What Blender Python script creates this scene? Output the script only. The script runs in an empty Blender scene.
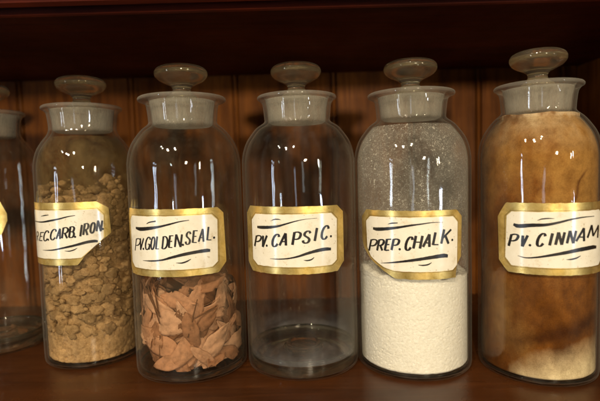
import bpy, bmesh, math, random
from mathutils import Vector, Matrix, noise
random.seed(7)
C = bpy.context.scene.collection
sc = bpy.context.scene
R = math.radians

# ------------------------------------------------------------------ helpers
def mesh_obj(name, verts, faces, mat, parent=None, smooth=True, loc=None):
    me = bpy.data.meshes.new(name)
    me.from_pydata([tuple(v) for v in verts], [], faces)
    me.validate(); me.update()
    if mat: me.materials.append(mat)
    if smooth:
        me.polygons.foreach_set('use_smooth', [True]*len(me.polygons))
    o = bpy.data.objects.new(name, me); C.objects.link(o)
    if parent: o.parent = parent
    if loc: o.location = loc
    return o

def tag(o, label=None, cat=None, group=None, kind=None):
    if label: o['label'] = label
    if cat: o['category'] = cat
    if group: o['group'] = group
    if kind: o['kind'] = kind
    return o

def smooth_profile(pts, n=4):
    """Catmull-Rom through profile points; a point given as (r,z,'c') is a corner."""
    out = []
    P = [Vector((p[0], p[1])) for p in pts]; K = [len(p) > 2 for p in pts]
    for i in range(len(P)-1):
        p1, p2 = P[i], P[i+1]
        p0 = P[i-1] if i > 0 and not K[i] else p1*2-p2
        p3 = P[i+2] if i+2 < len(P) and not K[i+1] else p2*2-p1
        for k in range(n):
            t = k/n
            out.append(0.5*((2*p1)+(p2-p0)*t+(2*p0-5*p1+4*p2-p3)*t*t+(3*p1-p0-3*p2+p3)*t**3))
    out.append(P[-1])
    return [(max(v.x, 0.0), v.y) for v in out]

def lathe(name, prof, mat, parent=None, seg=96, closed_loop=False, wob=0.0, loc=None):
    V, F = [], []
    n = len(prof); rings = []
    for (r, z) in prof:
        if r < 1e-6:
            rings.append([len(V)]); V.append((0, 0, z))
        else:
            ring = []
            for k in range(seg):
                a = 2*math.pi*k/seg
                rr = r*(1+wob*noise.noise(Vector((math.cos(a)*1.3, math.sin(a)*1.3, z*18))))
                ring.append(len(V)); V.append((rr*math.cos(a), rr*math.sin(a), z))
            rings.append(ring)
    pairs = list(range(n-1)) + ([n-1] if closed_loop else [])
    for i in pairs:
        a, b = rings[i], rings[(i+1) % n]
        if len(a) == 1 and len(b) == 1: continue
        for k in range(seg):
            k2 = (k+1) % seg
            if len(a) == 1: F.append((a[0], b[k2], b[k]))
            elif len(b) == 1: F.append((a[k], a[k2], b[0]))
            else: F.append((a[k], a[k2], b[k2], b[k]))
    return mesh_obj(name, V, F, mat, parent, loc=loc)

# ------------------------------------------------------------------ materials
def new_mat(name):
    m = bpy.data.materials.new(name); m.use_nodes = True
    nt = m.node_tree; nt.nodes.clear()
    return m, nt, nt.nodes, nt.links

def out_node(N, L, sock):
    o = N.new('ShaderNodeOutputMaterial'); L.new(sock, o.inputs['Surface']); return o

def noise_node(N, L, scale, detail=4, rough=.55, vec=None, dist=0):
    t = N.new('ShaderNodeTexNoise'); t.inputs['Scale'].default_value = scale
    t.inputs['Detail'].default_value = detail; t.inputs['Roughness'].default_value = rough
    t.inputs['Distortion'].default_value = dist
    if vec: L.new(vec, t.inputs['Vector'])
    return t

def ramp(N, L, src, stops):
    r = N.new('ShaderNodeValToRGB'); L.new(src, r.inputs[0])
    e = r.color_ramp.elements
    while len(e) < len(stops): e.new(0.5)
    for x, (p, c) in zip(e, stops):
        x.position = p; x.color = (c[0], c[1], c[2], 1) if isinstance(c, tuple) else (c, c, c, 1)
    return r

def obj_coords(N, L, scale=(1, 1, 1)):
    tc = N.new('ShaderNodeTexCoord'); mp = N.new('ShaderNodeMapping'); mp.inputs['Scale'].default_value = scale
    L.new(tc.outputs['Object'], mp.inputs[0]); return mp.outputs[0]

def math_node(N, L, op, a, b=None, clamp=False):
    m = N.new('ShaderNodeMath'); m.operation = op; m.use_clamp = clamp
    for i, v in enumerate((a, b)):
        if v is None: continue
        if isinstance(v, (int, float)): m.inputs[i].default_value = v
        else: L.new(v, m.inputs[i])
    return m.outputs[0]

def wood(name, c1, c2, axis='x', rough=.42, spec=.35, scale=1.0, dist=2.0):
    m, nt, N, L = new_mat(name)
    sc_ = {'x': (3, 40, 40), 'z': (40, 40, 3)}[axis]
    v = obj_coords(N, L, tuple(s*scale for s in sc_))
    n1 = noise_node(N, L, 1.0, 6, .6, v, dist)
    v2 = obj_coords(N, L, tuple(s*scale*6 for s in sc_))
    n2 = noise_node(N, L, 1.0, 5, .7, v2)
    mix = math_node(N, L, 'ADD', math_node(N, L, 'MULTIPLY', n1.outputs[0], .65), math_node(N, L, 'MULTIPLY', n2.outputs[0], .35))
    r = ramp(N, L, mix, [(.36, c1), (.5, tuple((a+b)/2 for a, b in zip(c1, c2))), (.64, c2)])
    # old stains, wear and dust on the varnish
    big = noise_node(N, L, 9, 4, .6, obj_coords(N, L))
    mx = N.new('ShaderNodeMix'); mx.data_type = 'RGBA'; mx.blend_type = 'MULTIPLY'
    st = ramp(N, L, big.outputs[0], [(.35, (.55, .5, .45)), (.6, (1, 1, 1))])
    mx.inputs[0].default_value = .8; L.new(r.outputs[0], mx.inputs[6]); L.new(st.outputs[0], mx.inputs[7])
    p = N.new('ShaderNodeBsdfPrincipled'); L.new(mx.outputs[2], p.inputs['Base Color'])
    rr = ramp(N, L, big.outputs[0], [(.3, rough+.14), (.7, rough-.06)])
    L.new(rr.outputs[0], p.inputs['Roughness'])
    p.inputs['Specular IOR Level'].default_value = spec
    b = N.new('ShaderNodeBump'); b.inputs['Strength'].default_value = .18; b.inputs['Distance'].default_value = .0015
    L.new(mix, b.inputs['Height']); L.new(b.outputs[0], p.inputs['Normal'])
    out_node(N, L, p.outputs[0]); return m

def thin_glass(name, tint=(.97, .955, .91), edge=(.66, .60, .48), smear=.012):
    """one wall of blown glass: sees straight through, Fresnel-like reflection, longer path and deeper tint at the edge, slight smears"""
    m, nt, N, L = new_mat(name)
    lw = N.new('ShaderNodeLayerWeight'); lw.inputs[0].default_value = .5
    # uneven old glass: bump
    v = obj_coords(N, L, (1, 1, .35))
    oi = N.new('ShaderNodeObjectInfo'); va = N.new('ShaderNodeVectorMath'); va.operation = 'ADD'   # every jar blown differently
    vs = N.new('ShaderNodeVectorMath'); vs.operation = 'SCALE'; vs.inputs[3].default_value = 7
    L.new(oi.outputs['Location'], vs.inputs[0]); L.new(v, va.inputs[0]); L.new(vs.outputs[0], va.inputs[1]); v = va.outputs[0]
    nb = noise_node(N, L, 30, 3, .45, v)
    bp = N.new('ShaderNodeBump'); bp.inputs['Strength'].default_value = .30; bp.inputs['Distance'].default_value = .004
    L.new(nb.outputs[0], bp.inputs['Height'])
    tr = N.new('ShaderNodeBsdfTransparent')
    cr = ramp(N, L, lw.outputs['Facing'], [(0.0, tint), (.72, tuple(t*.96 for t in tint)), (.93, tuple((a+b)/2 for a, b in zip(tint, edge))), (1.0, edge)])
    L.new(cr.outputs[0], tr.inputs[0])
    gl = N.new('ShaderNodeBsdfGlossy'); gl.inputs['Roughness'].default_value = .035
    L.new(bp.outputs[0], gl.inputs['Normal'])
    f = math_node(N, L, 'POWER', lw.outputs['Facing'], 4.6)
    f = math_node(N, L, 'ADD', math_node(N, L, 'MULTIPLY', f, .80), .035)
    mx = N.new('ShaderNodeMixShader'); L.new(f, mx.inputs[0]); L.new(tr.outputs[0], mx.inputs[1]); L.new(gl.outputs[0], mx.inputs[2])
    # finger smears and dust, plus a painted bright rim
    sv = obj_coords(N, L, (1, 1, .45))
    sm = noise_node(N, L, 38, 6, .65, sv, .6)
    sp = noise_node(N, L, 900, 2, .5, obj_coords(N, L))
    sr = ramp(N, L, sm.outputs[0], [(.42, 0.0), (.75, 1.0)])
    pr = ramp(N, L, sp.outputs[0], [(.66, 0.0), (.72, 1.0)])
    d = math_node(N, L, 'ADD', math_node(N, L, 'MULTIPLY', sr.outputs[0], smear), math_node(N, L, 'MULTIPLY', pr.outputs[0], smear*1.2))
    g2 = math_node(N, L, 'MULTIPLY', math_node(N, L, 'POWER', lw.outputs['Facing'], 6.0), .20)  # pale rim painted at grazing angles to stand for bright glass edges
    d = math_node(N, L, 'ADD', d, g2, True)
    zz = zramp(N, L, [(.2205, 0.0), (.2235, .06), (.2395, .05), (.2415, .13), (.25, .16)])
    zn = ramp(N, L, sm.outputs[0], [(.3, .75), (.7, 1.1)])
    d = math_node(N, L, 'ADD', d, math_node(N, L, 'MULTIPLY', zz, zn.outputs[0]), True)
    df = N.new('ShaderNodeBsdfDiffuse'); df.inputs[0].default_value = (.62, .56, .44, 1)
    m2 = N.new('ShaderNodeMixShader'); L.new(d, m2.inputs[0]); L.new(mx.outputs[0], m2.inputs[1]); L.new(df.outputs[0], m2.inputs[2])
    out_node(N, L, m2.outputs[0]); return m

def solid_glass(name, rough=.03, tint=(.93, .92, .87), milk=.15, milkcol=(.5, .45, .36)):
    m, nt, N, L = new_mat(name)
    g = N.new('ShaderNodeBsdfGlass'); g.inputs[0].default_value = (*tint, 1); g.inputs['Roughness'].default_value = rough; g.inputs['IOR'].default_value = 1.5
    n = noise_node(N, L, 60, 5, .6, obj_coords(N, L), .5)
    bp = N.new('ShaderNodeBump'); bp.inputs['Strength'].default_value = .12; bp.inputs['Distance'].default_value = .002
    L.new(n.outputs[0], bp.inputs['Height']); L.new(bp.outputs[0], g.inputs['Normal'])
    d = N.new('ShaderNodeBsdfDiffuse'); d.inputs[0].default_value = (*milkcol, 1)
    t = N.new('ShaderNodeBsdfTranslucent'); t.inputs[0].default_value = (*milkcol, 1)
    a = N.new('ShaderNodeMixShader'); a.inputs[0].default_value = .5; L.new(d.outputs[0], a.inputs[1]); L.new(t.outputs[0], a.inputs[2])
    r = ramp(N, L, n.outputs[0], [(.3, milk*.55), (.7, min(1, milk*1.45))])
    mx = N.new('ShaderNodeMixShader'); L.new(r.outputs[0], mx.inputs[0]); L.new(g.outputs[0], mx.inputs[1]); L.new(a.outputs[0], mx.inputs[2])
    out_node(N, L, mx.outputs[0]); return m

def film(name, col, maskfn):
    """powder clinging to the inside of the glass: coverage from a mask"""
    m, nt, N, L = new_mat(name)
    tr = N.new('ShaderNodeBsdfTransparent')
    d = N.new('ShaderNodeBsdfDiffuse'); d.inputs[0].default_value = (*col, 1)
    t = N.new('ShaderNodeBsdfTranslucent'); t.inputs[0].default_value = (*col, 1)
    a = N.new('ShaderNodeMixShader'); a.inputs[0].default_value = .35; L.new(d.outputs[0], a.inputs[1]); L.new(t.outputs[0], a.inputs[2])
    f = maskfn(N, L)
    mx = N.new('ShaderNodeMixShader'); L.new(f, mx.inputs[0]); L.new(tr.outputs[0], mx.inputs[1]); L.new(a.outputs[0], mx.inputs[2])
    out_node(N, L, mx.outputs[0]); return m

def sep_z(N, L):
    tc = N.new('ShaderNodeTexCoord'); s = N.new('ShaderNodeSeparateXYZ'); L.new(tc.outputs['Object'], s.inputs[0]); return s

def zramp(N, L, stops):
    """stops in metres of height"""
    s = sep_z(N, L)
    z = math_node(N, L, 'DIVIDE', s.outputs[2], .25)
    return ramp(N, L, z, [(p/.25, v) for p, v in stops]).outputs[0]

def powder(name, c1, c2, fine=500, bump=.5, attr=None, coarse=90):
    m, nt, N, L = new_mat(name)
    v = obj_coords(N, L)
    n1 = noise_node(N, L, coarse, 6, .65, v); n2 = noise_node(N, L, fine, 3, .6, v)
    s = math_node(N, L, 'ADD', math_node(N, L, 'MULTIPLY', n1.outputs[0], .6), math_node(N, L, 'MULTIPLY', n2.outputs[0], .4))
    r = ramp(N, L, s, [(.36, c1), (.6, c2)])
    p = N.new('ShaderNodeBsdfPrincipled'); p.inputs['Roughness'].default_value = .95; p.inputs['Specular IOR Level'].default_value = .1
    col = r.outputs[0]
    if attr:
        at = N.new('ShaderNodeVertexColor'); at.layer_name = attr
        mx = N.new('ShaderNodeMix'); mx.data_type = 'RGBA'; mx.blend_type = 'MULTIPLY'; mx.inputs[0].default_value = 1
        L.new(col, mx.inputs[6]); L.new(at.outputs[0], mx.inputs[7]); col = mx.outputs[2]
    L.new(col, p.inputs['Base Color'])
    b = N.new('ShaderNodeBump'); b.inputs['Strength'].default_value = bump; b.inputs['Distance'].default_value = .0012
    L.new(s, b.inputs['Height']); L.new(b.outputs[0], p.inputs['Normal'])
    out_node(N, L, p.outputs[0]); return m

def paper_mat():
    m, nt, N, L = new_mat('label_paper')
    v = obj_coords(N, L)
    n = noise_node(N, L, 70, 6, .7, v); n2 = noise_node(N, L, 420, 2, .6, v)
    r = ramp(N, L, n.outputs[0], [(.3, (.58, .49, .33)), (.42, (.70, .63, .485)), (.7, (.76, .70, .565))])
    sp = ramp(N, L, n2.outputs[0], [(.27, (.45, .33, .2)), (.34, (1, 1, 1))])
    mx = N.new('ShaderNodeMix'); mx.data_type = 'RGBA'; mx.blend_type = 'MULTIPLY'; mx.inputs[0].default_value = .6
    L.new(r.outputs[0], mx.inputs[6]); L.new(sp.outputs[0], mx.inputs[7])
    p = N.new('ShaderNodeBsdfPrincipled'); L.new(mx.outputs[2], p.inputs['Base Color'])
    p.inputs['Roughness'].default_value = .16; p.inputs['Specular IOR Level'].default_value = .5
    b = N.new('ShaderNodeBump'); b.inputs['Strength'].default_value = .12; b.inputs['Distance'].default_value = .0006
    L.new(n.outputs[0], b.inputs['Height']); L.new(b.outputs[0], p.inputs['Normal'])
    out_node(N, L, p.outputs[0]); return m

def gold_mat():
    m, nt, N, L = new_mat('gold_leaf')
    v = obj_coords(N, L)
    n = noise_node(N, L, 120, 6, .7, v, .8); n2 = noise_node(N, L, 45, 4, .6, v)
    r = ramp(N, L, n.outputs[0], [(.24, (.16, .09, .022)), (.36, (.62, .42, .11)), (.7, (.86, .64, .24))])
    p = N.new('ShaderNodeBsdfPrincipled'); L.new(r.outputs[0], p.inputs['Base Color'])
    mr = ramp(N, L, n2.outputs[0], [(.4, .62), (.6, .9)]); L.new(mr.outputs[0], p.inputs['Metallic'])
    rr = ramp(N, L, n2.outputs[0], [(.35, .24), (.65, .42)]); L.new(rr.outputs[0], p.inputs['Roughness'])
    b = N.new('ShaderNodeBump'); b.inputs['Strength'].default_value = .25; b.inputs['Distance'].default_value = .0006
    L.new(n2.outputs[0], b.inputs['Height']); L.new(b.outputs[0], p.inputs['Normal'])
    out_node(N, L, p.outputs[0]); return m

def ink_mat(name='black_ink', c=(.012, .010, .008)):
    m, nt, N, L = new_mat(name)
    n = noise_node(N, L, 300, 3, .6, obj_coords(N, L))
    r = ramp(N, L, n.outputs[0], [(.35, c), (.8, tuple(x*2 for x in c))])
    p = N.new('ShaderNodeBsdfPrincipled'); L.new(r.outputs[0], p.inputs['Base Color']); p.inputs['Roughness'].default_value = .3
    out_node(N, L, p.outputs[0]); return m

M = dict(
    glass=thin_glass('clear_old_glass'),
    ground=solid_glass('ground_glass', .5, (.88, .84, .75), .16, (.46, .41, .33)),
    knob=solid_glass('stopper_glass', .05, (.95, .91, .80), .10, (.60, .50, .34)),
    base=solid_glass('thick_base_glass', .02, (.94, .93, .88), .03),
    paper=paper_mat(), gold=gold_mat(), ink=ink_mat(), line=ink_mat('brown_rule', (.10, .05, .012)),
    floor=wood('shelf_wood', (.045, .0135, .0035), (.085, .026, .0065), 'x', .27),
    wall=wood('matchboard_wood', (.085, .025, .0035), (.26, .083, .011), 'z', .5, .10),
    top=wood('dark_mahogany', (.050, .0070, .0020), (.115, .015, .0038), 'x', .5, .15),
)

def ground_mask(N, L):
    st = noise_node(N, L, 70, 4, .6, obj_coords(N, L, (1, 1, .12)), .3); r1 = ramp(N, L, st.outputs[0], [(.35, .30), (.68, .62)])
    fn = noise_node(N, L, 520, 3, .6, obj_coords(N, L, (1, 1, .25))); r2 = ramp(N, L, fn.outputs[0], [(.35, .75), (.65, 1.15)])
    lw = N.new('ShaderNodeLayerWeight'); lw.inputs[0].default_value = .5
    return math_node(N, L, 'ADD', math_node(N, L, 'MULTIPLY', r1.outputs[0], r2.outputs[0]), math_node(N, L, 'MULTIPLY', math_node(N, L, 'POWER', lw.outputs['Facing'], 3.0), .3), True)
M['ground'] = film('ground_glass_joint', (.54, .51, .44), ground_mask)
# ------------------------------------------------------------------ setting
def sheet_box(name, x0, x1, y0, y1, z0, z1, mat, bev=.004):
    bm = bmesh.new(); bmesh.ops.create_cube(bm, size=1)
    for v in bm.verts: v.co = Vector(((x0+x1)/2+v.co.x*(x1-x0), (y0+y1)/2+v.co.y*(y1-y0), (z0+z1)/2+v.co.z*(z1-z0)))
    bmesh.ops.bevel(bm, geom=bm.edges[:], offset=bev, segments=3, affect='EDGES')
    me = bpy.data.meshes.new(name); bm.to_mesh(me); bm.free(); me.materials.append(mat)
    o = bpy.data.objects.new(name, me); C.objects.link(o); return o

ZU = .307; YW = .64; XS = .375
tag(sheet_box('shelf', -1.3, XS+.02, .335, YW+.02, -.03, 0, M['floor'], .006), 'dark brown varnished wooden shelf the jars stand on', kind='structure')
# shelf above: slab with stepped moulding on its front
def extrude_x(name, prof, x0, x1, mat):
    V, F = [], []; n = len(prof)
    for x in (x0, x1):
        for (y, z) in prof: V.append((x, y, z))
    for i in range(n): F.append((i, (i+1) % n, n+(i+1) % n, n+i))
    F.append(tuple(range(n))[::-1]); F.append(tuple(range(n, 2*n)))
    return mesh_obj(name, V, F, mat, smooth=False)
prof = [(YW+.02, ZU), (.381, ZU), (.3795, ZU-.0025), (.377, ZU-.0032), (.3745, ZU-.0025), (.373, ZU), (.3725, ZU+.004), (.366, ZU+.0045), (.365, ZU+.001), (.361, ZU-.001), (.357, ZU+.001), (.355, ZU+.007), (.349, ZU+.0075), (.345, ZU+.012), (.343, ZU+.03), (YW+.02, ZU+.03)]
tag(extrude_x('shelf_above', prof[::-1], -1.3, XS+.02, M['top']), 'dark mahogany shelf above the jars with moulded front edge', kind='structure')

# matchboard back wall with beaded grooves
def groove_x(px, y=.62):
    return (px-300)/470*YW
gx = [-1.22, -1.09, -.96, -.83, -.70, -.56, groove_x(-92), groove_x(27), groove_x(137), groove_x(240), groove_x(337), groove_x(384)+.04, groove_x(480), .36]
wp = [(-1.3, 0)]
for g in gx:
    for dx, dy in ((-.0060, 0), (-.0052, .003), (-.0040, .0035), (-.0030, .0002), (-.0012, -.0006), (.0006, .0004), (.0018, .0045), (.0028, .0045), (.0036, 0)):
        wp.append((g+dx, dy))
wp.append((XS, 0))
V, F = [], []
zs = [0.0002, ZU-.0002]
for z in zs:
    for x, dy in wp: V.append((x, YW+dy, z))
for z in zs:
    for x, dy in ((-1.3, 0), (XS, 0)): V.append((x, YW+.018, z))
n = len(wp)
for i in range(n-1): F.append((i, i+1, n+i+1, n+i))
F.append((2*n+1, 2*n, 2*n+2, 2*n+3))
wall = mesh_obj('back_wall', V, F, M['wall'], smooth=False)
tag(wall, 'reddish brown matchboard back wall with beaded grooves', kind='structure')
tag(sheet_box('side_wall', XS+.001, XS+.019, .345, YW+.018, .0005, ZU-.0005, M['wall'], .001), 'dark red wooden side panel closing the shelf at the right', kind='structure')

# ------------------------------------------------------------------ lettering
WRITING = {
 'iron': dict(text=[('R', -43.0, 118.8, -36.6, 119.0, -39.6, 128.2), ('E', -34.4, 119.2, -27.3, 119.7, -30.0, 128.3), ('C', -26.7, 119.8, -20.0, 120.1, -23.2, 129.9), ('.', -18.9, 121.0), ('C', -17.2, 121.1, -10.8, 121.2, -14.5, 131.5), ('A', -10.2, 121.9, -5.1, 121.9, -7.8, 132.3), ('R', -4.5, 122.5, 1.1, 122.4, -2.3, 133.1), ('B', 2.0, 123.1, 6.7, 122.9, 4.0, 133.8), ('.', 7.7, 123.3), ('I', 10.9, 123.7, 13.1, 123.5, 13.0, 135.1), ('R', 14.1, 124.7, 18.4, 124.3, 16.2, 136.1), ('O', 19.6, 126.0, 23.9, 125.6, 21.6, 136.7), ('N', 25.2, 127.2, 30.1, 126.7, 27.2, 138.0), ('.', 31.4, 128.7)],
  flourish=[[(-49.1, 137.6, 0.51), (-27.8, 137.5, 0.84), (-16.9, 138.7, 1.18), (-6.6, 140.4, 1.01), (2.3, 142.4, 0.67), (8.8, 143.3, 0.34)], [(-27.1, 142.9, 0.17), (-21.3, 143.7, 0.67), (-16.4, 144.2, 0.34)], [(-27.7, 111.5, 0.17), (-14.6, 112.2, 0.84), (-2.9, 114.3, 1.18), (7.3, 116.3, 1.52), (16.9, 118.4, 1.86), (23.2, 118.9, 1.86), (26.4, 118.4, 1.35)], [(-2.2, 111.5, 0.17), (2.1, 111.2, 0.67), (6.2, 112.2, 0.67), (9.1, 113.8, 0.17)]]),
 'golden': dict(text=[('P', -42.6, 112.9, -35.2, 113.7, -38.9, 124.3), ('V', -35.4, 114.2, -29.8, 114.6, -32.6, 125.2), ('.', -29.2, 115.4), ('G', -27.7, 115.1, -22.0, 115.4, -25.4, 126.3), ('O', -21.5, 115.5, -17.2, 115.6, -19.4, 127.0), ('L', -16.2, 115.8, -12.4, 115.9, -14.2, 127.5), ('D', -10.2, 116.3, -5.3, 116.2, -8.4, 127.5), ('E', -4.5, 117.1, -0.5, 117.0, -2.9, 128.3), ('N', 0.5, 117.6, 6.4, 117.4, 2.2, 129.0), ('.', 7.6, 119.0), ('S', 9.3, 119.6, 13.6, 119.3, 10.8, 130.7), ('E', 15.0, 120.4, 19.3, 120.1, 16.6, 131.6), ('A', 20.0, 120.9, 25.4, 120.4, 21.6, 132.5), ('L', 27.1, 121.5, 31.8, 121.0, 28.9, 133.6), ('.', 34.1, 122.8)],
  flourish=[[(-38.4, 133.3, 1.34), (-31.5, 132.7, 2.35), (-20.8, 133.7, 2.01), (-11.0, 135.2, 1.34), (-2.2, 137.1, 1.01), (6.1, 139.0, 0.67), (13.4, 139.8, 0.34)], [(-23.8, 137.4, 0.34), (-20.5, 138.8, 0.67), (-14.5, 139.7, 0.84)], [(-30.4, 106.0, 0.17), (-20.4, 106.3, 0.84), (-10.7, 107.3, 1.01), (-1.8, 109.5, 1.51), (8.1, 111.6, 1.85), (18.0, 112.9, 2.01), (26.5, 113.4, 2.18), (30.0, 113.0, 1.68)], [(1.6, 104.8, 0.17), (6.2, 104.6, 0.84), (10.3, 105.7, 0.84), (13.6, 107.4, 0.34)]]),
 'capsic': dict(text=[('P', -45.4, 113.5, -38.0, 114.2, -42.0, 124.0), ('V', -37.0, 113.6, -31.2, 114.1, -34.0, 124.6), ('.', -30.1, 115.2), ('C', -25.8, 114.8, -19.3, 115.1, -23.2, 126.1), ('A', -18.4, 115.9, -11.0, 116.0, -15.9, 127.4), ('P', -7.3, 116.5, -0.8, 116.4, -5.0, 128.3), ('S', 1.1, 118.0, 7.6, 117.7, 3.3, 128.9), ('I', 10.3, 119.2, 13.3, 119.0, 12.8, 131.2), ('C', 16.6, 120.4, 23.3, 119.9, 19.2, 132.4), ('.', 26.8, 121.9)],
  flourish=[[(-40.3, 131.1, 1.47), (-34.4, 131.1, 1.97), (-26.1, 131.6, 1.8), (-18.7, 132.6, 1.31), (-11.8, 134.5, 0.98), (-3.5, 136.7, 0.66), (4.6, 138.1, 0.33), (14.5, 138.6, 0.16)], [(-24.9, 137.1, 0.16), (-22.1, 138.1, 0.66), (-18.5, 138.4, 0.66), (-15.9, 137.9, 0.16)], [(-27.1, 105.0, 0.16), (-19.6, 105.0, 0.66), (-11.0, 105.7, 0.82), (-2.7, 107.3, 1.15), (5.5, 109.7, 1.64), (13.8, 111.5, 1.97), (20.9, 112.2, 2.13), (26.5, 111.8, 1.64)], [(2.1, 104.2, 0.16), (5.3, 103.8, 0.82), (8.6, 104.4, 0.82), (11.1, 106.1, 0.33)]]),
 'chalk': dict(text=[('P', -52.8, 107.0, -44.8, 108.0, -49.5, 118.0), ('R', -43.5, 108.2, -37.2, 108.8, -40.8, 118.8), ('E', -36.0, 108.9, -30.7, 109.4, -33.5, 119.9), ('P', -29.8, 109.8, -23.9, 110.1, -27.5, 120.2), ('.', -22.3, 110.9), ('C', -18.8, 110.4, -13.2, 110.5, -16.4, 122.2), ('H', -12.1, 111.8, -5.4, 111.8, -9.7, 123.4), ('A', -4.3, 113.1, 2.5, 112.9, -1.9, 124.6), ('L', 3.5, 114.5, 9.5, 114.2, 6.0, 125.9), ('K', 10.7, 115.2, 19.0, 114.6, 13.7, 127.9), ('.', 22.2, 117.4)],
  flourish=[[(-46.8, 127.5, 1.45), (-42.5, 127.1, 2.09), (-33.9, 127.9, 1.93), (-23.7, 129.4, 1.45), (-14.2, 131.1, 1.13), (-4.9, 132.3, 0.8), (3.9, 133.3, 0.48), (13.2, 133.2, 0.16)], [(-32.0, 131.9, 0.16), (-28.6, 132.8, 0.8), (-23.6, 133.2, 0.48)], [(-39.1, 98.6, 0.16), (-29.1, 100.0, 0.8), (-19.2, 101.6, 1.29), (-8.3, 103.3, 1.77), (2.8, 104.9, 2.09), (12.9, 105.8, 2.41), (17.5, 105.2, 1.93)], [(-7.5, 98.9, 0.32), (-3.6, 98.6, 0.8), (0.3, 99.2, 0.8), (3.1, 100.7, 0.32)]]),
 'cinnam': dict(text=[('P', -44.4, 111.7, -37.7, 112.4, -41.8, 122.5), ('V', -35.4, 112.1, -30.3, 112.5, -33.1, 122.3), ('.', -27.6, 113.7), ('C', -23.9, 113.2, -18.1, 113.5, -21.5, 124.2), ('I', -15.1, 114.1, -12.8, 114.1, -12.8, 124.8), ('N', -10.4, 114.6, -4.4, 114.6, -8.0, 125.6), ('N', -2.0, 115.7, 4.5, 115.5, 0.5, 126.6), ('A', 5.4, 117.1, 14.5, 116.6, 8.3, 128.4), ('M', 15.9, 119.2, 30.3, 117.9, 19.5, 130.1), ('.', 35.4, 119.7)],
  flourish=[[(-39.9, 130.3, 1.47), (-35.8, 129.2, 2.29), (-26.6, 130.2, 2.12), (-16.4, 130.8, 1.63), (-7.6, 132.6, 1.31), (1.8, 134.8, 0.98), (12.5, 136.1, 0.65), (24.0, 136.2, 0.33)], [(-22.5, 134.1, 0.16), (-19.4, 135.3, 0.65), (-15.0, 135.8, 0.65), (-10.6, 135.7, 0.16)], [(-36.5, 105.2, 0.16), (-30.3, 104.1, 0.65), (-22.1, 105.1, 0.98), (-11.9, 107.2, 1.47), (-1.2, 109.2, 1.96), (9.1, 110.9, 2.29), (21.9, 111.8, 2.29), (27.7, 111.4, 1.63)], [(-1.6, 103.6, 0.16), (2.1, 103.7, 0.82), (6.4, 104.5, 0.82), (10.1, 106.1, 0.33)]]),
}

GLYPH = {
 'P': [('l', [(.0, 0), (.0, 1)]), ('c', [(.0, .97), (.5, 1), (.9, .9), (.98, .72), (.82, .52), (.45, .44), (.02, .46)])],
 'R': [('l', [(.0, 0), (.0, 1)]), ('c', [(.0, .97), (.5, 1), (.85, .9), (.92, .73), (.78, .55), (.45, .48), (.02, .49)]), ('l', [(.42, .48), (.98, 0)])],
 'B': [('l', [(.0, 0), (.0, 1)]), ('c', [(.0, .98), (.5, 1), (.82, .9), (.86, .74), (.7, .57), (.35, .53), (.02, .53)]), ('c', [(.3, .53), (.72, .5), (.96, .36), (.95, .16), (.7, .02), (.35, -.01), (.0, .02)])],
 'V': [('l', [(.0, 1), (.40, .0)]), ('l', [(.40, .0), (.86, 1)])],
 'C': [('c', [(.98, .78), (.82, .96), (.5, 1.0), (.18, .82), (.03, .5), (.1, .17), (.38, .0), (.7, .03), (.95, .22)])],
 'G': [('c', [(.98, .80), (.80, .97), (.5, 1.0), (.18, .82), (.03, .5), (.1, .17), (.38, .0), (.72, .04), (.93, .2)]), ('l', [(.93, .0), (.93, .44)]), ('l', [(.55, .44), (.98, .44)])],
 'O': [('c', [(.5, 1.0), (.16, .84), (.03, .5), (.14, .15), (.5, .0), (.84, .15), (.97, .5), (.86, .84), (.5, 1.0)])],
 'D': [('l', [(.0, 0), (.0, 1)]), ('c', [(.0, .99), (.45, .98), (.84, .8), (.97, .5), (.84, .18), (.45, .01), (.0, .01)])],
 'L': [('l', [(.05, 1), (.05, 0)]), ('l', [(.0, .03), (.98, .03)])],
 'E': [('l', [(.03, 1), (.03, 0)]), ('l', [(.0, .97), (.92, .97)]), ('l', [(.0, .52), (.75, .52)]), ('l', [(.0, .03), (.95, .03)])],
 'N': [('l', [(.03, 0), (.03, 1)]), ('l', [(.03, 1), (.92, 0)]), ('l', [(.92, 0), (.92, 1)])],
 'M': [('l', [(.0, 0), (.1, 1)]), ('l', [(.1, 1), (.45, .15)]), ('l', [(.45, .15), (.82, 1)]), ('l', [(.82, 1), (.98, 0)])],
 'A': [('l', [(.0, 0), (.52, 1)]), ('l', [(.52, 1), (.88, 0)]), ('l', [(.2, .32), (.78, .32)])],
 'S': [('c', [(.93, .82), (.72, .98), (.4, .99), (.12, .85), (.1, .66), (.38, .54), (.72, .43), (.93, .27), (.8, .06), (.45, -.01), (.12, .06), (.0, .22)])],
 'I': [('l', [(.5, 0), (.5, 1)])],
 'H': [('l', [(.03, 0), (.03, 1)]), ('l', [(.93, 0), (.93, 1)]), ('l', [(.03, .5), (.93, .5)])],
 'K': [('l', [(.03, 0), (.03, 1)]), ('l', [(.95, 1), (.1, .42)]), ('l', [(.34, .56), (.95, 0)])],
}
def cr(pts, n=6):
    out = []
    P = [Vector(p) for p in pts]
    for i in range(len(P)-1):
        p1, p2 = P[i], P[i+1]; p0 = P[i-1] if i else p1*2-p2; p3 = P[i+2] if i+2 < len(P) else p2*2-p1
        for k in range(n):
            t = k/n; out.append(.5*((2*p1)+(p2-p0)*t+(2*p0-5*p1+4*p2-p3)*t*t+(3*p1-p0-3*p2+p3)*t**3))
    out.append(P[-1]); return out

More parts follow.
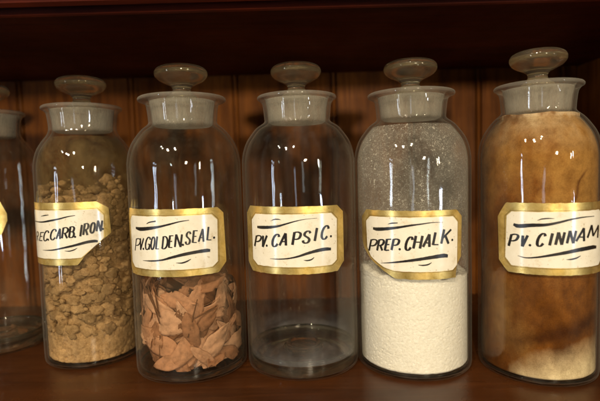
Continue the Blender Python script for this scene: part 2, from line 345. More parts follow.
class Wrap:
    """collects faces on a cylinder; u is arc length (mm), v height (mm); angle 0 faces -Y"""
    def __init__(s, r): s.r = r; s.V = []; s.F = []; s.lift = 0
    def pt(s, u, v, e=0):
        a = u*.001/s.r; rr = s.r+e
        s.V.append((rr*math.sin(a), -rr*math.cos(a), v*.001)); return len(s.V)-1
    def ribbon(s, pts):  # pts: (u,v,width)
        s.lift += .000006
        L_ = []; n = len(pts)
        for i, (u, v, w) in enumerate(pts):
            a = pts[max(0, i-1)]; b = pts[min(n-1, i+1)]
            dx, dy = b[0]-a[0], b[1]-a[1]; d = math.hypot(dx, dy) or 1
            nx, ny = -dy/d, dx/d
            j = 1+.10*noise.noise(Vector((u*.9, v*.9, 3)))
            L_.append((s.pt(u+nx*w/2*j, v+ny*w/2*j, s.lift), s.pt(u-nx*w/2*j, v-ny*w/2*j, s.lift)))
        for i in range(n-1): s.F.append((L_[i][0], L_[i][1], L_[i+1][1], L_[i+1][0]))

def make_writing(spec, r, parent, thick=1.5):
    w = Wrap(r)
    for g in spec['text']:
        if g[0] == '.':
            u, v = g[1], g[2]+.6; R_ = 1.05
            s = [(u+R_*math.cos(k/10*2*math.pi), v+R_*math.sin(k/10*2*math.pi)) for k in range(10)]
            w.F.append(tuple(w.pt(a, b) for a, b in s)); continue
        c, x0, y0, x1, y1, tx, ty = g
        bx, by = x1-x0, y1-y0; ux, uy = tx-x0, ty-y0
        Wd = math.hypot(bx, by); Ht = math.hypot(ux, uy); ix = min(.38, .30*thick/Wd) if c != 'I' else 0; iy = .36*thick/Ht
        x0 += bx*ix+ux*iy; y0 += by*ix+uy*iy; bx *= 1-2*ix; by *= 1-2*ix; ux *= 1-2*iy; uy *= 1-2*iy
        for kind, pts in GLYPH[c]:
            q = [(x0+bx*a+ux*b, y0+by*a+uy*b) for a, b in pts]
            path = cr([(a, b, 0) for a, b in q], 6) if kind == 'c' else [Vector((q[0][0]*(1-t)+q[1][0]*t, q[0][1]*(1-t)+q[1][1]*t, 0)) for t in (0, .03, .25, .5, .75, .97, 1)]
            res = []
            for i, p in enumerate(path):
                a = path[max(0, i-1)]; b = path[min(len(path)-1, i+1)]
                d = (b-a).normalized()
                wd = 1.28*thick*(.50+.58*abs(d.y)**1.3)
                if kind == 'l' and i in (0, len(path)-1): wd *= .8
                res.append((p.x, p.y, wd))
            w.ribbon(res)
    for st in spec['flourish']:
        w.ribbon([(p.x, p.y, max(.3, p.z*1.35)) for p in cr(st, 8)])
    o = mesh_obj('lettering', w.V, w.F, M['ink'], parent, smooth=False)
    return o

def patch(name, poly, r, mat, parent, edge_jitter=.25, seed=0, thick=.00022, rows=6):
    """convex outline wrapped on the glass as thin paper with a cut edge"""
    us = sorted(p[0] for p in poly); u0, u1 = us[0], us[-1]
    n = 84; V, F = [], []; w = Wrap(r)
    cols = []
    for i in range(n+1):
        u = u0+(u1-u0)*i/n; u_ = min(max(u, u0+.01), u1-.01); ys = []
        for k in range(len(poly)):
            a, b = poly[k], poly[(k+1) % len(poly)]
            if (a[0]-u_)*(b[0]-u_) <= 0 and a[0] != b[0]: ys.append(a[1]+(b[1]-a[1])*(u_-a[0])/(b[0]-a[0]))
        lo, hi = min(ys), max(ys)
        lo += edge_jitter*noise.noise(Vector((u*.25, seed, 1)))*1.2; hi += edge_jitter*noise.noise(Vector((u*.25, seed, 9)))*1.2
        uu = u
        cols.append([(w.pt(uu, lo+(hi-lo)*j/rows, 0)) for j in range(rows+1)])
    edge = []
    for i, c in enumerate(cols):
        u = u0+(u1-u0)*i/n
        lo, hi = w.V[c[0]][2]*1000, w.V[c[-1]][2]*1000
        edge.append((w.pt(u, lo), w.pt(u, lo, -thick), w.pt(u, hi), w.pt(u, hi, -thick)))
    for i in range(n):
        for j in range(rows): w.F.append((cols[i][j], cols[i+1][j], cols[i+1][j+1], cols[i][j+1]))
        a, b = edge[i], edge[i+1]
        w.F.append((a[1], b[1], b[0], a[0])); w.F.append((a[2], b[2], b[3], a[3]))
    for e, c in ((edge[0], cols[0]), (edge[-1], cols[-1])):
        q = [w.pt((u0 if c is cols[0] else u1), w.V[p][2]*1000) for p in (c[0], c[-1])]
        w.F.append((q[0], q[1], e[3], e[1]))
    return mesh_obj(name, w.V, w.F, mat, parent)

def inset(poly, d):
    cx = sum(p[0] for p in poly)/len(poly); cy = sum(p[1] for p in poly)/len(poly)
    out = []; hw = max(abs(p[0]-cx) for p in poly); hh = max(abs(p[1]-cy) for p in poly)
    return [(cx+(p[0]-cx)*(1-d/hw), cy+(p[1]-cy)*(1-d/hh)) for p in poly]

def outline(name, poly, r, mat, parent, w_=.35):
    w = Wrap(r); n = len(poly)
    for k in range(n):
        a, b = poly[k], poly[(k+1) % n]; m = max(2, int(math.hypot(a[0]-b[0], a[1]-b[1])/3))
        w.ribbon([(a[0]+(b[0]-a[0])*t/m, a[1]+(b[1]-a[1])*t/m, w_) for t in range(m+1)])
    return mesh_obj(name, w.V, w.F, mat, parent, smooth=False)

# ------------------------------------------------------------------ jars
JARS = {
 'end':    dict(X=-.3279, Y=.5030, r=.0458, lr=.0361, h=.2780, lz=.2474),
 'iron':   dict(X=-.2115, Y=.4704, r=.0460, lr=.0367, h=.2787, lz=.2452),
 'golden': dict(X=-.1053, Y=.4389, r=.0509, lr=.0392, h=.2822, lz=.2464),
 'capsic': dict(X=-.0006, Y=.4393, r=.0518, lr=.0359, h=.2821, lz=.2454),
 'chalk':  dict(X=.1022, Y=.4321, r=.0516, lr=.0383, h=.2803, lz=.2441),
 'cinnam': dict(X=.2067, Y=.4120, r=.0483, lr=.0350, h=.2802, lz=.2449),
}
LABELS = {
 'end': ('empty jar cut off at the left with only its gold label end in view', None),
 'iron': ('dusty glass jar lettered CARB.IRON, its label torn off at the lower right corner', None),
 'golden': ('clear glass jar lettered PV.GOLDEN.SEAL around dried tan leaves', None),
 'capsic': ('empty clear glass jar lettered PV.CAPSIC with a bluish haze near its base', None),
 'chalk': ('glass jar lettered PREP.CHALK, half full of white powder and speckled inside', None),
 'cinnam': ('rightmost jar, lettered PV.CINNAM and coated orange brown inside', None),
}
LAB = {
 'end': dict(gold=[(-52, 158), (-45, 164), (24, 164), (33, 156), (38.5, 143), (38.5, 136), (33, 123), (24, 115), (-45, 115), (-52, 121)],
             cream=[(-44, 152), (-38, 157), (16, 157), (28, 150), (28, 129), (16, 122), (-38, 122), (-44, 127)]),
 'iron': dict(gold=[(-56, 149), (-50, 155.2), (27, 155), (38.3, 148), (38.7, 125), (23.1, 114), (14.7, 106), (8.5, 98), (-50, 97.8), (-56, 103)],
              cream=[(-49, 143), (-45, 148.2), (27.1, 148), (32.6, 142), (32.3, 121.8), (24, 114.5), (17.5, 109.5), (12, 104.6), (-45, 103.5), (-49, 108)]),
 'golden': dict(gold=[(-58, 144), (-52, 149.8), (38.5, 149), (45.6, 143), (45.7, 101.5), (37.5, 93.2), (-52, 92.5), (-58, 98)],
                cream=[(-50, 139), (-45, 143.6), (32.5, 143.4), (37.9, 138.5), (37.5, 103.4), (31.5, 99), (-44, 99), (-50, 103.5)]),
 'capsic': dict(gold=[(-57, 142.5), (-50, 149), (34, 148.3), (41, 142.5), (41, 100), (33, 92.2), (-49, 92.2), (-57, 99.5)],
                cream=[(-47.8, 137), (-42, 142.3), (27.5, 142.1), (33.3, 136.7), (32.8, 102.5), (27, 98.4), (-41, 98.4), (-47.8, 103)]),
 'chalk': dict(gold=[(-62, 136.5), (-55, 143.2), (27.2, 142.8), (33.8, 137), (33.5, 104), (27, 97), (26.3, 86.3), (-27, 86.8), (-37, 92.5), (-50.5, 101), (-59.5, 110), (-62, 118)],
               cream=[(-55.4, 133), (-50.5, 137.6), (23, 137.6), (28.3, 132.5), (27.3, 97), (22.4, 93), (-27, 93.2), (-37, 95.6), (-49.8, 103), (-55.2, 112)]),
 'cinnam': dict(gold=[(-53.6, 136), (-46, 147.8), (38, 147.3), (45, 141), (45, 99), (38, 90.5), (-44.5, 91.2), (-53.4, 101)],
                cream=[(-46.4, 136), (-41.6, 140.6), (32, 140.9), (38.2, 136), (38.2, 101.5), (32.5, 96.7), (-41.4, 96.9), (-46.6, 103)]),
}
for _j in JARS.values(): _j['Y'] -= .003
SHOULDER = [(1.0, .1830), (.993, .1895), (.965, .1970), (.905, .2050), (.81, .2122), (.72, .2175)]

def jar_profile(j):
    r, lr, lz = j['r'], j['lr'], j['lz']; k = lz/.2455
    nr = min(lr-.0060, .0305); t = .0024
    outer = [(r-.008, .0010), (r-.0034, .0002), (r-.0010, .0012), (r-.0001, .0036), (r, .009), (r, .05), (r, .10), (r, .15)]
    outer += [(r*a, z*k) for a, z in SHOULDER]
    outer += [(nr+.0006, .2222*k), (nr+.0002, .2262*k), (nr+.0009, .234*k), (nr+.0017, lz-.0068), (nr+.0030, lz-.0048), (lr-.0022, lz-.0036), (lr-.0003, lz-.0026), (lr+.0001, lz-.0010), (lr-.0008, lz+.0002), (lr-.0026, lz+.0007), (nr+.001, lz+.0002)]
    inner = [(nr-.0010, lz-.003), (nr-.0022, .234*k), (nr-.0030, .2262*k), (nr-.0026, .2212*k)]
    inner += [(r*a-t, z*k-.0012) for a, z in reversed(SHOULDER)]
    inner += [(r-t, .15), (r-t, .10), (r-t, .05), (r-t-.0001, .012), (r-t-.0004, .0095*j['bt'])]
    return outer+inner, nr

def inner_profile(j, gap=.0030):
    r, k = j['r'], j['lz']/.2455
    p = [(r-gap, .012), (r-gap, .06), (r-gap, .12), (r-gap, .17)] + [(r*a-gap, z*k-.0014) for a, z in SHOULDER]
    return p

def build_jar(key, rot_stop=0):
    j = JARS[key]; j['bt'] = {'capsic': 1.0, 'end': 1.0, 'golden': .75}.get(key, .48)
    root = bpy.data.objects.new('apothecary_jar', None); C.objects.link(root)
    root.location = (j['X'], j['Y'], 0.0002); root.empty_display_size = .02
    tag(root, LABELS[key][0], 'jar', 'labelled apothecary jars in a row on the shelf')
    prof, nr = jar_profile(j)
    lathe('glass_body', smooth_profile(prof, 4), M['glass'], root, 128, wob=.004)
    r = j['r']
    q = j['bt']; kick = .007 if q > .9 else .0
    b = [(0, .0014+kick), (r*.35, .0012+kick*.75), (r*.62, .0010+kick*.22), (r-.0072, .0007), (r-.0036, .0004+.0020*q), (r-.0031, .0050*q), (r-.0031, .0085*q+kick*1.2), (r-.0040, .0078*q+kick*.75), (r-.0064, .0066*q+kick*.42), (r-.010, .0058*q+kick*.16), (r-.016, .0054*q), (r*.5, .0070*q+kick*.5), (r*.34, .0074*q+kick*.72), (r*.30, .0074*q+kick*1.25), (r*.25, .0076*q+kick*1.2), (r*.20, .0076*q+kick*.85), (r*.1, .0076*q+kick*1.0), (0, .0080*q+kick*1.15)]
    lathe('thick_base', smooth_profile(b, 3), M['base'], root, 96)
    # ground-glass stopper
    k = j['lz']; H = j['h']-.0052; d = H-k
    knob = [(0, k-.002), (.0125, k-.0018), (.0145, k+.0002), (.0138, k+.0018), (.0106, k+.0036), (.0088, k+.0064), (.0088, k+.0090), (.0112, k+.0116),
            (.0160, k+.0138), (.0212, k+.0164), (.0242, k+.0194), (.0252, k+.0224), (.0244, k+.0250), (.0220, k+.0272), (.0178, k+.0286), (.0110, k+.0292), (0, k+.0294)]
    sx = j['lr']/.0375
    knob = [(a*(.54+.39*sx), z) for a, z in knob]
    st = lathe('stopper', smooth_profile(knob, 3), M['knob'], root, 72)
    plug = [(0, .2205), (nr-.0062, .2208), (nr-.0042, .2222), (nr-.0030, .2350), (nr-.0016, k-.0045), (nr-.0016, k-.0030), (0, k-.0028)]
    lathe('ground_plug', smooth_profile([(a, b_, 'c') for a, b_ in plug], 2), M['ground'], st, 72)
    # paper label on the outside of the glass
    lb = LAB[key]
    seed = sum(map(ord, key))*.37
    pl = patch('paper_label', lb['cream'], r+.00062, M['paper'], root, .25, seed)
    patch('gold_border', lb['gold'], r+.00036, M['gold'], pl, .3, seed+5)
    outline('border_rule', inset(lb['cream'], -.8), r+.00040, M['line'], pl, .32)
    if key in WRITING:
        make_writing(WRITING[key], r+.00070, pl, {'iron': 1.35, 'golden': 1.22, 'capsic': 1.65, 'chalk': 1.6, 'cinnam': 1.6}[key])
    return root

roots = {k: build_jar(k) for k in JARS}

# ---- powder films on the inside of the glass (parts of their jar)
def chalk_mask(N, L):
    v = obj_coords(N, L)
    n1 = noise_node(N, L, 1500, 2, .5, v); s1 = ramp(N, L, n1.outputs[0], [(.60, 0.0), (.68, 1.0)])
    vo = noise_node(N, L, 420, 4, .7, v); s2 = ramp(N, L, vo.outputs[0], [(.60, 0.0), (.63, 1.0)])
    big = noise_node(N, L, 30, 5, .65, obj_coords(N, L, (1, 1, .5)), .6); bg = ramp(N, L, big.outputs[0], [(.35, .04), (.65, .22)])
    cl = ramp(N, L, big.outputs[0], [(.42, .35), (.58, 1.0)])
    s = sep_z(N, L)
    left = math_node(N, L, 'MULTIPLY', math_node(N, L, 'SUBTRACT', .01, s.outputs[0]), 14, True)
    z = zramp(N, L, [(.085, .95), (.12, .55), (.17, .45), (.20, .55), (.235, .5)])
    specks = math_node(N, L, 'MULTIPLY', math_node(N, L, 'MAXIMUM', s1.outputs[0], s2.outputs[0]), math_node(N, L, 'ADD', z, math_node(N, L, 'MULTIPLY', left, .3), True))
    specks = math_node(N, L, 'MULTIPLY', specks, cl.outputs[0])
    lw = N.new('ShaderNodeLayerWeight'); lw.inputs[0].default_value = .5
    rim = math_node(N, L, 'MULTIPLY', math_node(N, L, 'POWER', lw.outputs['Facing'], 2.0), .28)
    base = math_node(N, L, 'ADD', rim, math_node(N, L, 'MULTIPLY', bg.outputs[0], zramp(N, L, [(.08, 1.3), (.12, .9), (.24, .8)])))
    return math_node(N, L, 'ADD', math_node(N, L, 'MULTIPLY', specks, 1.0), base, True)
def haze_mask(N, L):
    big = noise_node(N, L, 24, 5, .6, obj_coords(N, L, (1, 1, 1.6)), 1.0); bg = ramp(N, L, big.outputs[0], [(.35, .25), (.7, 1.0)])
    z = zramp(N, L, [(.004, .14), (.014, .32), (.024, .16), (.034, .03), (.060, .008), (.24, .004)])
    st = noise_node(N, L, 90, 2, .5, obj_coords(N, L, (1, 1, .03))); sr = ramp(N, L, st.outputs[0], [(.5, .0), (.7, .04)])
    return math_node(N, L, 'ADD', math_node(N, L, 'MULTIPLY', bg.outputs[0], z), sr.outputs[0], True)
def iron_mask(N, L):
    big = noise_node(N, L, 40, 6, .7, obj_coords(N, L), .5); bg = ramp(N, L, big.outputs[0], [(.38, .10), (.62, .95)])
    z = zramp(N, L, [(.02, .12), (.10, .22), (.15, .40), (.18, .60), (.24, .6)])
    return math_node(N, L, 'MULTIPLY', bg.outputs[0], z)
def faint_mask(N, L):
    big = noise_node(N, L, 45, 6, .7, obj_coords(N, L, (1, 1, .4)), .5); bg = ramp(N, L, big.outputs[0], [(.45, .01), (.75, .10)])
    return bg.outputs[0]
def film_obj(key, mat, z0=None, gap=.0030):
    p = inner_profile(JARS[key], gap)
    if z0: p = [(p[0][0], z0)] + [q for q in p if q[1] > z0+.01]
    return lathe('powder_film', smooth_profile(p, 4), mat, roots[key], 96)
film_obj('chalk', film('chalk_dust', (.95, .92, .86), chalk_mask), .084, .0030)
film_obj('capsic', film('pale_residue', (.50, .53, .62), haze_mask))
film_obj('iron', film('ochre_dust', (.24, .165, .075), iron_mask), .012, .0028)
film_obj('golden', film('faint_dust', (.5, .42, .3), faint_mask), .02)
film_obj('end', film('faint_dust', (.5, .42, .3), faint_mask))

# ---- contents
def fill(name, key, top, mat, disp, seg=220, dz=.0012, gap=.0036, shoulder=False, colour=None):
    """a body of powder pressed against the inside of the glass; disp(a,z)->inward metres; top(x,y)->surface height"""
    j = JARS[key]; rad = j['r']-gap; prof = []
    ip = smooth_profile(inner_profile(j, gap), 6)
    def rz(z):
        if z <= .013: return rad - (.0008 if z < .0056 else 0)
        for (a, b), (c, d) in zip(ip, ip[1:]):
            if b <= z <= d: return a+(c-a)*(z-b)/max(d-b, 1e-9)
        return ip[-1][0]
    V, F = [], []; rows = []
    z0 = .0050
    nz = int((max(top(rad*math.cos(q*.3), rad*math.sin(q*.3)) for q in range(21))-z0)/dz)
    for i in range(nz+1):
        ring = []
        for k in range(seg):
            a = 2*math.pi*k/seg; c, s = math.cos(a), math.sin(a)
            zt = top(rad*c, rad*s); z = z0+(zt-z0)*i/nz
            q = rz(z)-disp(c, s, z)
            ring.append(len(V)); V.append((q*c, q*s, z))
        rows.append(ring)
    for f in (.93, .84, .72, .58, .42, .22):
        ring = []
        for k in range(seg):
            x, y, _ = V[rows[nz][k]]; x *= f; y *= f
            ring.append(len(V)); V.append((x, y, top(x, y)))
        rows.append(ring)
    for i in range(len(rows)-1):
        a, b = rows[i], rows[i+1]
        for k in range(seg): F.append((a[k], a[(k+1) % seg], b[(k+1) % seg], b[k]))
    F.append(tuple(rows[-1])); F.append(tuple(rows[0][::-1]))
    o = mesh_obj(name, V, F, mat, loc=(j['X'], j['Y'], 0.0002))
    if colour:
        ca = o.data.color_attributes.new('tone', 'FLOAT_COLOR', 'POINT')
        for i, v in enumerate(V):
            col = colour(*v); ca.data[i].color = (*col, 1)
    return o

N3 = lambda x, y, z, s: noise.noise(Vector((x*s, y*s, z*s)))
def fbm(x, y, z, s, o=4): return noise.fractal(Vector((x*s, y*s, z*s)), .8, 2.1, o)
def vor(x, y, z, s):
    d, p = noise.voronoi(Vector((x*s, y*s, z*s)))
    return d
# chalk
def chalk_disp(c, s, z):
    x, y = c*.048, s*.048
    d = .0002+max(0, fbm(x, y, z, 520, 2)-.15)*.0006+max(0, N3(x, y, z, 42)-.15)*.0010+(.0007 if vor(x, y, z, 420)[0] < .05+.30*N3(x, y, z, 30) else 0)
    return d
o = fill('chalk_powder', 'chalk', lambda x, y: .0855+.0060*N3(x, y, 3, 32)+.0030*N3(x, y, 1, 90)+.0012*N3(x, y, 1, 260)-x*.04, powder('white_chalk', (.80, .77, .70), (.95, .94, .91), 1300, .6, coarse=420), chalk_disp, 460, .0006)
tag(o, 'heap of fine creamy white chalk powder filling half of the PREP.CHALK jar', 'powder', kind='stuff')
# ochre lumps in the iron jar
def iron_disp(c, s, z):
    x, y = c*.044, s*.044
    k = min(1, max(0, (z-.030+.010*N3(x, y, z, 50))/.012))   # fine powder at the bottom, loose lumps above
    return .0003+k*(.0045+.003*N3(x, y, z, 70))+max(0, fbm(x, y, z, 200, 3))*.0015*(1-k*.5)+(.0012 if vor(x, y, z, 170)[0] < .16 else 0)*(1-k)
def iron_col(x, y, z):
    n = .5+.5*fbm(x, y, z, 42, 3); m = .78+.44*n
    if z < .04: m *= 1.0+.22*(1-max(0, z-.02)/.02 if z > .02 else 1)
    return (m, m*.98, m*.95)
iron_mat = powder('ochre_lumps', (.23, .135, .058), (.45, .30, .155), 900, .55, 'tone', coarse=190)
o = fill('ochre_powder', 'iron', lambda x, y: .160+.010*N3(x, y, 7, 28), iron_mat, iron_disp, 300, .0009, .0036, colour=iron_col)
rl = random.Random(3)
_b = bmesh.new(); bmesh.ops.create_icosphere(_b, subdivisions=3, radius=1)
ICO = [v.co.copy() for v in _b.verts]; ICF = [[v.index for v in f.verts] for f in _b.faces]; _b.free()
LV = [tuple(v.co) for v in o.data.vertices]; LF = [tuple(p.vertices) for p in o.data.polygons]; LC = [tuple(c.color) for c in o.data.color_attributes['tone'].data]
lim = JARS['iron']['r']-.0034
for i in range(1300):
    rad_ = rl.choice((.0011, .0015, .0022, .0022, .003, .004, .005, .0062))*rl.uniform(.8, 1.15)
    z = rl.uniform(.030, .168); a = rl.uniform(0, 2*math.pi)
    q = min(lim-rad_*rl.uniform(.35, .8), .0375+rl.uniform(0, .004)) if z < .160 else lim*math.sqrt(rl.uniform(0, .9))
    if z >= .160: z = rl.uniform(.158, .172+.006*math.sin(a*2))
    c = Vector((q*math.cos(a), q*math.sin(a), z)); sd = Vector((rl.uniform(0, 90), rl.uniform(0, 90), 0))
    st = Vector((rl.uniform(.8, 1.25), rl.uniform(.8, 1.25), rl.uniform(.65, 1.0))); t_ = rl.uniform(.68, 1.15)
    base_i = len(LV); LF += [tuple(base_i+q_ for q_ in f) for f in ICF]
    for n in ICO:
        k = 1+.38*noise.noise(n*1.3+sd)+.24*noise.noise(n*3.2+sd)+.14*noise.noise(n*6.5+sd)
        p = c+Vector((n.x*st.x, n.y*st.y, n.z*st.z))*rad_*k
        m_ = math.hypot(p.x, p.y)
        if m_ > lim: p.x *= lim/m_; p.y *= lim/m_
        LV.append(tuple(p)); LC.append((t_, t_*.98, t_*.95, 1))
bpy.data.objects.remove(o)
o = mesh_obj('ochre_powder', LV, LF, iron_mat, loc=(JARS['iron']['X'], JARS['iron']['Y'], 0.0002))
ca = o.data.color_attributes.new('tone', 'FLOAT_COLOR', 'POINT'); ca.data.foreach_set('color', [x for c in LC for x in c])
tag(o, 'crumbly ochre brown powder in lumps packed inside the torn CARB.IRON jar', 'powder', kind='stuff')
# cinnamon caked over the whole inside
def cin_col(x, y, z):
    a = math.degrees(math.atan2(x, -y))+27     # 0 towards the room centre, + to the right
    if a > 180: a -= 360
    n = fbm(x, y, z*.45, 30, 5); n2 = fbm(x+.2, y, z*.7, 85, 4)
    base = Vector((.20, .072, .011)); dark = Vector((.050, .015, .0035)); light = Vector((.36, .19, .052)); cream = Vector((.74, .62, .40))
    t = min(1, max(0, .5+.9*n))
    c = base.lerp(dark, min(1, max(0, (.18-n-.4*n2)*1.3))*.62).lerp(light, max(0, n-.05)*.9)
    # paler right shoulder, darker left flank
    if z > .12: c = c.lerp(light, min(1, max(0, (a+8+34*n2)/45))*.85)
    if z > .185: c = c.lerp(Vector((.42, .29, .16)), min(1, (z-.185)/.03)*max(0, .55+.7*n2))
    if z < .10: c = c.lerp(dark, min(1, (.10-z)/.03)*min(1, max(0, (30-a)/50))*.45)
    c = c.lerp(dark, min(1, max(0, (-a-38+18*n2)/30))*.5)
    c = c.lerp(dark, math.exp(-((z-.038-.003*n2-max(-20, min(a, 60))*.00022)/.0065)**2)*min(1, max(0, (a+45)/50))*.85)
    edge = .037*(1-math.exp(-max(0, a+30+5*n2)/34))+.002*n2+.003*n
    if a > 85: edge *= max(0, 1-(a-85)/50)
    w = min(1, max(0, (edge-z+.004)/.026+.05)) if a > -33 else 0
    c = c.lerp(cream, w*.92)
    # crack
    ca = 26+(z-.146)*620+2.2*math.sin(z*260)
    if .146 < z < .176: c = c.lerp(Vector((.08, .02, .006)), math.exp(-((a-ca-6)/(1.2+2.0*max(0, n2+.4)))**2)*.8*min(1, (.176-z)/.008))
    if z > .204: c = c.lerp(Vector((.60, .46, .28)), min(1, max(0, z-.2150+.010*n2+.004*n)/.005)*.5)
    return (c.x, c.y, c.z)
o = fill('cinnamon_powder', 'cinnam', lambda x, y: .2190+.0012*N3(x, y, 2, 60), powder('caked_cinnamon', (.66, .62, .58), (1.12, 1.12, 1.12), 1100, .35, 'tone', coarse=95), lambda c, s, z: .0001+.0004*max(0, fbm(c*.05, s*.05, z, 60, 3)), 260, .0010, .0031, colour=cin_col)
tag(o, 'orange brown powder caked over the inside of the rightmost jar, cream at bottom', 'powder', kind='stuff')

# dried leaves in the golden seal jar
def leaf_mat(i, c):
    m, nt, N, L = new_mat('dried_leaf')
    v = obj_coords(N, L)
    n = noise_node(N, L, 160, 5, .65, v)
    r = ramp(N, L, n.outputs[0], [(.3, tuple(x*.62 for x in c)), (.5, c), (.72, tuple(min(1, x*1.22) for x in c))])
    d = N.new('ShaderNodeBsdfPrincipled'); L.new(r.outputs[0], d.inputs['Base Color']); d.inputs['Roughness'].default_value = .75; d.inputs['Specular IOR Level'].default_value = .2
    t = N.new('ShaderNodeBsdfTranslucent'); L.new(r.outputs[0], t.inputs[0])
    b = N.new('ShaderNodeBump'); b.inputs['Strength'].default_value = .5; b.inputs['Distance'].default_value = .0015; L.new(n.outputs[0], b.inputs['Height']); L.new(b.outputs[0], d.inputs['Normal'])
    mx = N.new('ShaderNodeMixShader'); mx.inputs[0].default_value = .18; L.new(d.outputs[0], mx.inputs[1]); L.new(t.outputs[0], mx.inputs[2])
    out_node(N, L, mx.outputs[0]); return m
LM = [leaf_mat(i, c) for i, c in enumerate([(.50, .255, .14), (.36, .17, .085), (.60, .345, .21), (.21, .095, .045), (.55, .30, .175)])]
def make_leaf(center, rot, length, width, rnd, label, group='dried leaves heaped in the golden seal jar', shell=None):
    j = JARS['golden']; nu, nv = 28, 10
    curl = rnd.uniform(-26, 30)*.5; cup = rnd.uniform(.1, .5)*rnd.choice((-1, 1)); tw = rnd.uniform(-.35, .35); tipb = rnd.uniform(.6, 1.4); torn = rnd.random() < .25
    sd = rnd.uniform(0, 50)
    V, F = [], []
    for layer in (0, 1):
        for i in range(nu+1):
            t = i/nu; x = (t-.5)*length
            wv = (math.sin(math.pi*t**tipb)**.75 if 0 < t < 1 else 0)*width/2
            wv *= 1+.32*noise.noise(Vector((t*4, sd, 0)))
            if torn and t > .70: wv *= .62+.38*abs(math.sin(t*31+sd))
            for k in range(nv+1):
                s = k/nv*2-1
                y = s*wv+.12*width*math.sin(t*3+sd); z = cup*(s*s)*wv*.8+curl*x*x*.55+.0005*math.sin(s*7+t*9)+.00022*math.sin(t*70-abs(s)*7)+.0016*noise.noise(Vector((t*4, s*2, sd)))
                z += -.0006*math.exp(-(s/.12)**2)
                a = tw*x/length*2
                y, z = y*math.cos(a)-z*math.sin(a), y*math.sin(a)+z*math.cos(a)
                if shell:      # lying against the glass: u along the wall, v up, the rest curls inwards
                    a0, sr, th_, sl, cu = shell
                    u, v_ = x*math.cos(th_)-y*math.sin(th_), x*math.sin(th_)+y*math.cos(th_)
                    inw = abs(z)*.8+max(0, sl*x+cu*x*x*14+.0012)+.00035*layer
                    an = a0+u/sr; p = Vector(((sr-inw)*math.cos(an), (sr-inw)*math.sin(an), center.z+v_))
                else:
                    p = rot @ Vector((x, y, z))+center
                    if layer: p += (rot @ Vector((0, 0, 1)))*-.00035
                lim = j['r']-.0040-(.0004 if layer else 0); q = math.hypot(p.x, p.y)
                if q > lim:
                    p.x *= lim/q; p.y *= lim/q
                p.z = max(p.z, .0076+.0004*(1-layer))
                V.append(p)
    W = nv+1; off = (nu+1)*W
    for i in range(nu):
        for k in range(nv):
            a, b, c, d = i*W+k, i*W+k+1, (i+1)*W+k+1, (i+1)*W+k
            F.append((a, b, c, d)); F.append((off+a, off+d, off+c, off+b))
    for i in range(nu):
        F.append((i*W, (i+1)*W, off+(i+1)*W, off+i*W)); F.append((i*W+nv, off+i*W+nv, off+(i+1)*W+nv, (i+1)*W+nv))
    V = [v-center for v in V]
    flat_from = 2*nu*nv
    o = mesh_obj('dried_leaf', V, F, rnd.choice(LM), loc=(center.x+j['X'], center.y+j['Y'], center.z+.0002))
    for p_ in o.data.polygons[flat_from:]: p_.use_smooth = False
    tag(o, label, 'leaf', group)
    return o
rnd = random.Random(11)
from mathutils import Euler
for i in range(150):
    z = .012+.064*((i*.618034) % 1)
    a = rnd.uniform(0, 2*math.pi)
    if i % 4: a = -math.pi/2+(((i*.754878) % 1)-.5)*3.5       # most of what shows lies against the front of the glass
    rr = rnd.choice((.022, .034, .038, .041, .043)) if i % 5 else rnd.uniform(0, .02)
    cpos = Vector((rr*math.cos(a), rr*math.sin(a), z+rnd.uniform(-.004, .004)))
    ln = rnd.uniform(.030, .060)*(1 if i % 4 else .6); wd = ln*rnd.uniform(.30, .42)
    if i % 4:
        sr = .0466-.00115*(i*7 % 13); th_ = rnd.uniform(0, math.pi)
        cpos.z = min(cpos.z, .084-.42*ln*abs(math.sin(th_))); cpos.z = max(cpos.z, .007+.30*ln*abs(math.sin(th_)))
        make_leaf(Vector((rr*math.cos(a), rr*math.sin(a), cpos.z)), Matrix.Identity(3), ln, wd, rnd, 'curled dry tan leaf in the heap inside the GOLDEN.SEAL jar', shell=(a, sr, th_, rnd.uniform(-.34, .34), rnd.uniform(-.2, 1.2)))
        continue
    if rr > .03:
        # face roughly outwards, lying at any tilt against the glass
        zax = Vector((math.cos(a), math.sin(a), rnd.gauss(.22, .32))).normalized()
        xa = Vector((-math.sin(a), math.cos(a), 0)); th = rnd.uniform(0, math.pi)
        xax = (xa*math.cos(th)+Vector((0, 0, 1))*math.sin(th)); xax = (xax-zax*xax.dot(zax)).normalized()
        yax = zax.cross(xax); rot = Matrix((xax, yax, zax)).transposed()
    else:
        rot = Euler((rnd.gauss(0, .7), rnd.gauss(0, .7), rnd.uniform(0, 6.28))).to_matrix()
    make_leaf(cpos, rot, ln, wd, rnd, 'curled dry tan leaf in the heap inside the GOLDEN.SEAL jar')
# the broad leaf lying across the top of the heap
rot = Matrix.Rotation(R(-4), 3, 'Y') @ Matrix.Rotation(R(38), 3, 'X')
make_leaf(Vector((.018, -.030, .0865)), rot, .052, .020, random.Random(5), 'broad pinkish leaf lying flat across the top of the dried leaf heap')

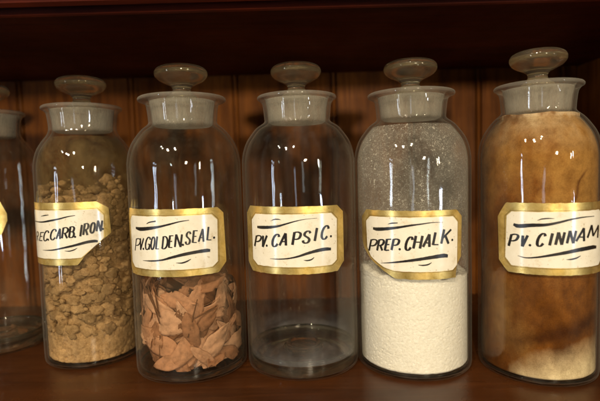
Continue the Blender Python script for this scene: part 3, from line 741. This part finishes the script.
# brittle stalks among the leaves
stalk = leaf_mat(9, (.16, .075, .035))
for i in range(7):
    j = JARS['golden']; a = -math.pi/2+rnd.gauss(.1, .6); lim = j['r']-.0042
    p = Vector((.044*math.cos(a), .044*math.sin(a), rnd.uniform(.03, .075))); th = rnd.uniform(.2, 2.9)
    dv = Vector((-math.sin(a)*math.cos(th), math.cos(a)*math.cos(th), math.sin(th))); ln = rnd.uniform(.018, .04); bend = rnd.uniform(-.2, .2)
    V, F = [], []
    for q in range(9):
        t = q/8-.5; c = p+dv*(t*ln)+Vector((0, 0, 1)).cross(dv)*(bend*t*t*ln)
        m_ = math.hypot(c.x, c.y)
        if m_ > lim-.001: c.x *= (lim-.001)/m_; c.y *= (lim-.001)/m_
        e1 = dv.orthogonal().normalized(); e2 = dv.cross(e1)
        for k in range(6):
            w_ = .00065*(1.25-abs(t)); V.append(c-p+e1*(w_*math.cos(k*math.pi/3))+e2*(w_*math.sin(k*math.pi/3)))
    for q in range(8):
        for k in range(6): F.append((q*6+k, q*6+(k+1) % 6, q*6+6+(k+1) % 6, q*6+6+k))
    F.append(tuple(range(6))[::-1]); F.append(tuple(range(48, 54)))
    tag(mesh_obj('dried_stalk', V, F, stalk, loc=(p.x+j['X'], p.y+j['Y'], p.z)), 'thin dark stalk among the dried leaves in the GOLDEN.SEAL jar', 'stalk', 'thin dark stalks among the dried leaves')

# ------------------------------------------------------------------ light
def area(name, az, el, dist, w, h, power, col, target=(0, .44, .14), shape='RECTANGLE'):
    """az measured from the room side: 0 is straight behind the camera, negative to its left"""
    l = bpy.data.lights.new(name, 'AREA'); l.shape = shape; l.size = w; l.size_y = h; l.energy = power; l.color = col
    o = bpy.data.objects.new(name, l); C.objects.link(o)
    t = Vector(target); d = Vector((math.sin(R(az))*math.cos(R(el)), -math.cos(R(az))*math.cos(R(el)), math.sin(R(el))))
    o.location = t+d*dist; o.rotation_euler = d.to_track_quat('Z', 'Y').to_euler()
    return o
DAY = (.72, .84, 1.0); WARM = (1.0, .72, .42)
WORLD = .035
DAY = (.70, .82, 1.0); WARM = (1.0, .86, .64)
# tall window of three panes to the left, seen as broken streaks in the glass
for el, h, p in ((-9, .36, 4.2), (-1.2, .34, 4.2), (6.0, .26, 2.2)):
    area('window_light', -50, el, 3.0, .14, h, p, DAY)
area('window_light', -9, -4, 3.2, .20, .55, 1.0, DAY)
area('window_light', 38, 6, 2.2, .07, .24, 7, WARM, target=(.1, .44, .14))
area('window_light', 41, -6, 2.2, .05, .20, 4, DAY, target=(.1, .44, .14))
area('added_key_light', 10, 9, 2.0, .13, .13, 22, WARM, shape='DISK', target=(.1, .44, .14))  # added key light to brighten labels and back wall, no known source
area('ceiling_lamp', -44, 36, 2.8, .07, .07, 16, (1, .87, .68), shape='DISK')
area('ceiling_lamp', -26, 34, 3.0, .10, .10, 38, (1, .87, .68), shape='DISK')
area('ceiling_lamp', -10, 38, 2.4, .06, .06, 27, (1, .87, .68), shape='DISK')


w = bpy.data.worlds.new('World'); sc.world = w; w.use_nodes = True
bg = w.node_tree.nodes['Background']; bg.inputs[0].default_value = (.9, .62, .38, 1); bg.inputs[1].default_value = WORLD

# ------------------------------------------------------------------ camera
cam = bpy.data.cameras.new('camera'); co = bpy.data.objects.new('camera', cam); C.objects.link(co)
cam.sensor_width = 36; cam.lens = 470/600*36
co.location = (0, 0, .18)
co.rotation_euler = (Matrix.Rotation(R(90-3.9), 3, 'X') @ Matrix.Rotation(R(-1.6), 3, 'Z')).to_euler()
cam.clip_start = .01; cam.clip_end = 50
cam.dof.use_dof = True; cam.dof.focus_distance = .405; cam.dof.aperture_fstop = 4.0
sc.camera = co
sc.render.engine = 'CYCLES'
cy = sc.cycles
cy.use_denoising = True
try: cy.denoiser = 'OPENIMAGEDENOISE'
except Exception: pass
cy.use_adaptive_sampling = True; cy.adaptive_threshold = .02; cy.max_bounces = 12; cy.transparent_max_bounces = 40; cy.transmission_bounces = 12; cy.glossy_bounces = 6; cy.diffuse_bounces = 4
cy.sample_clamp_indirect = 6; cy.caustics_refractive = True; cy.caustics_reflective = False; cy.blur_glossy = .3
sc.view_settings.view_transform = 'Standard'; sc.view_settings.look = 'None'; sc.view_settings.gamma = 1; sc.view_settings.exposure = 0
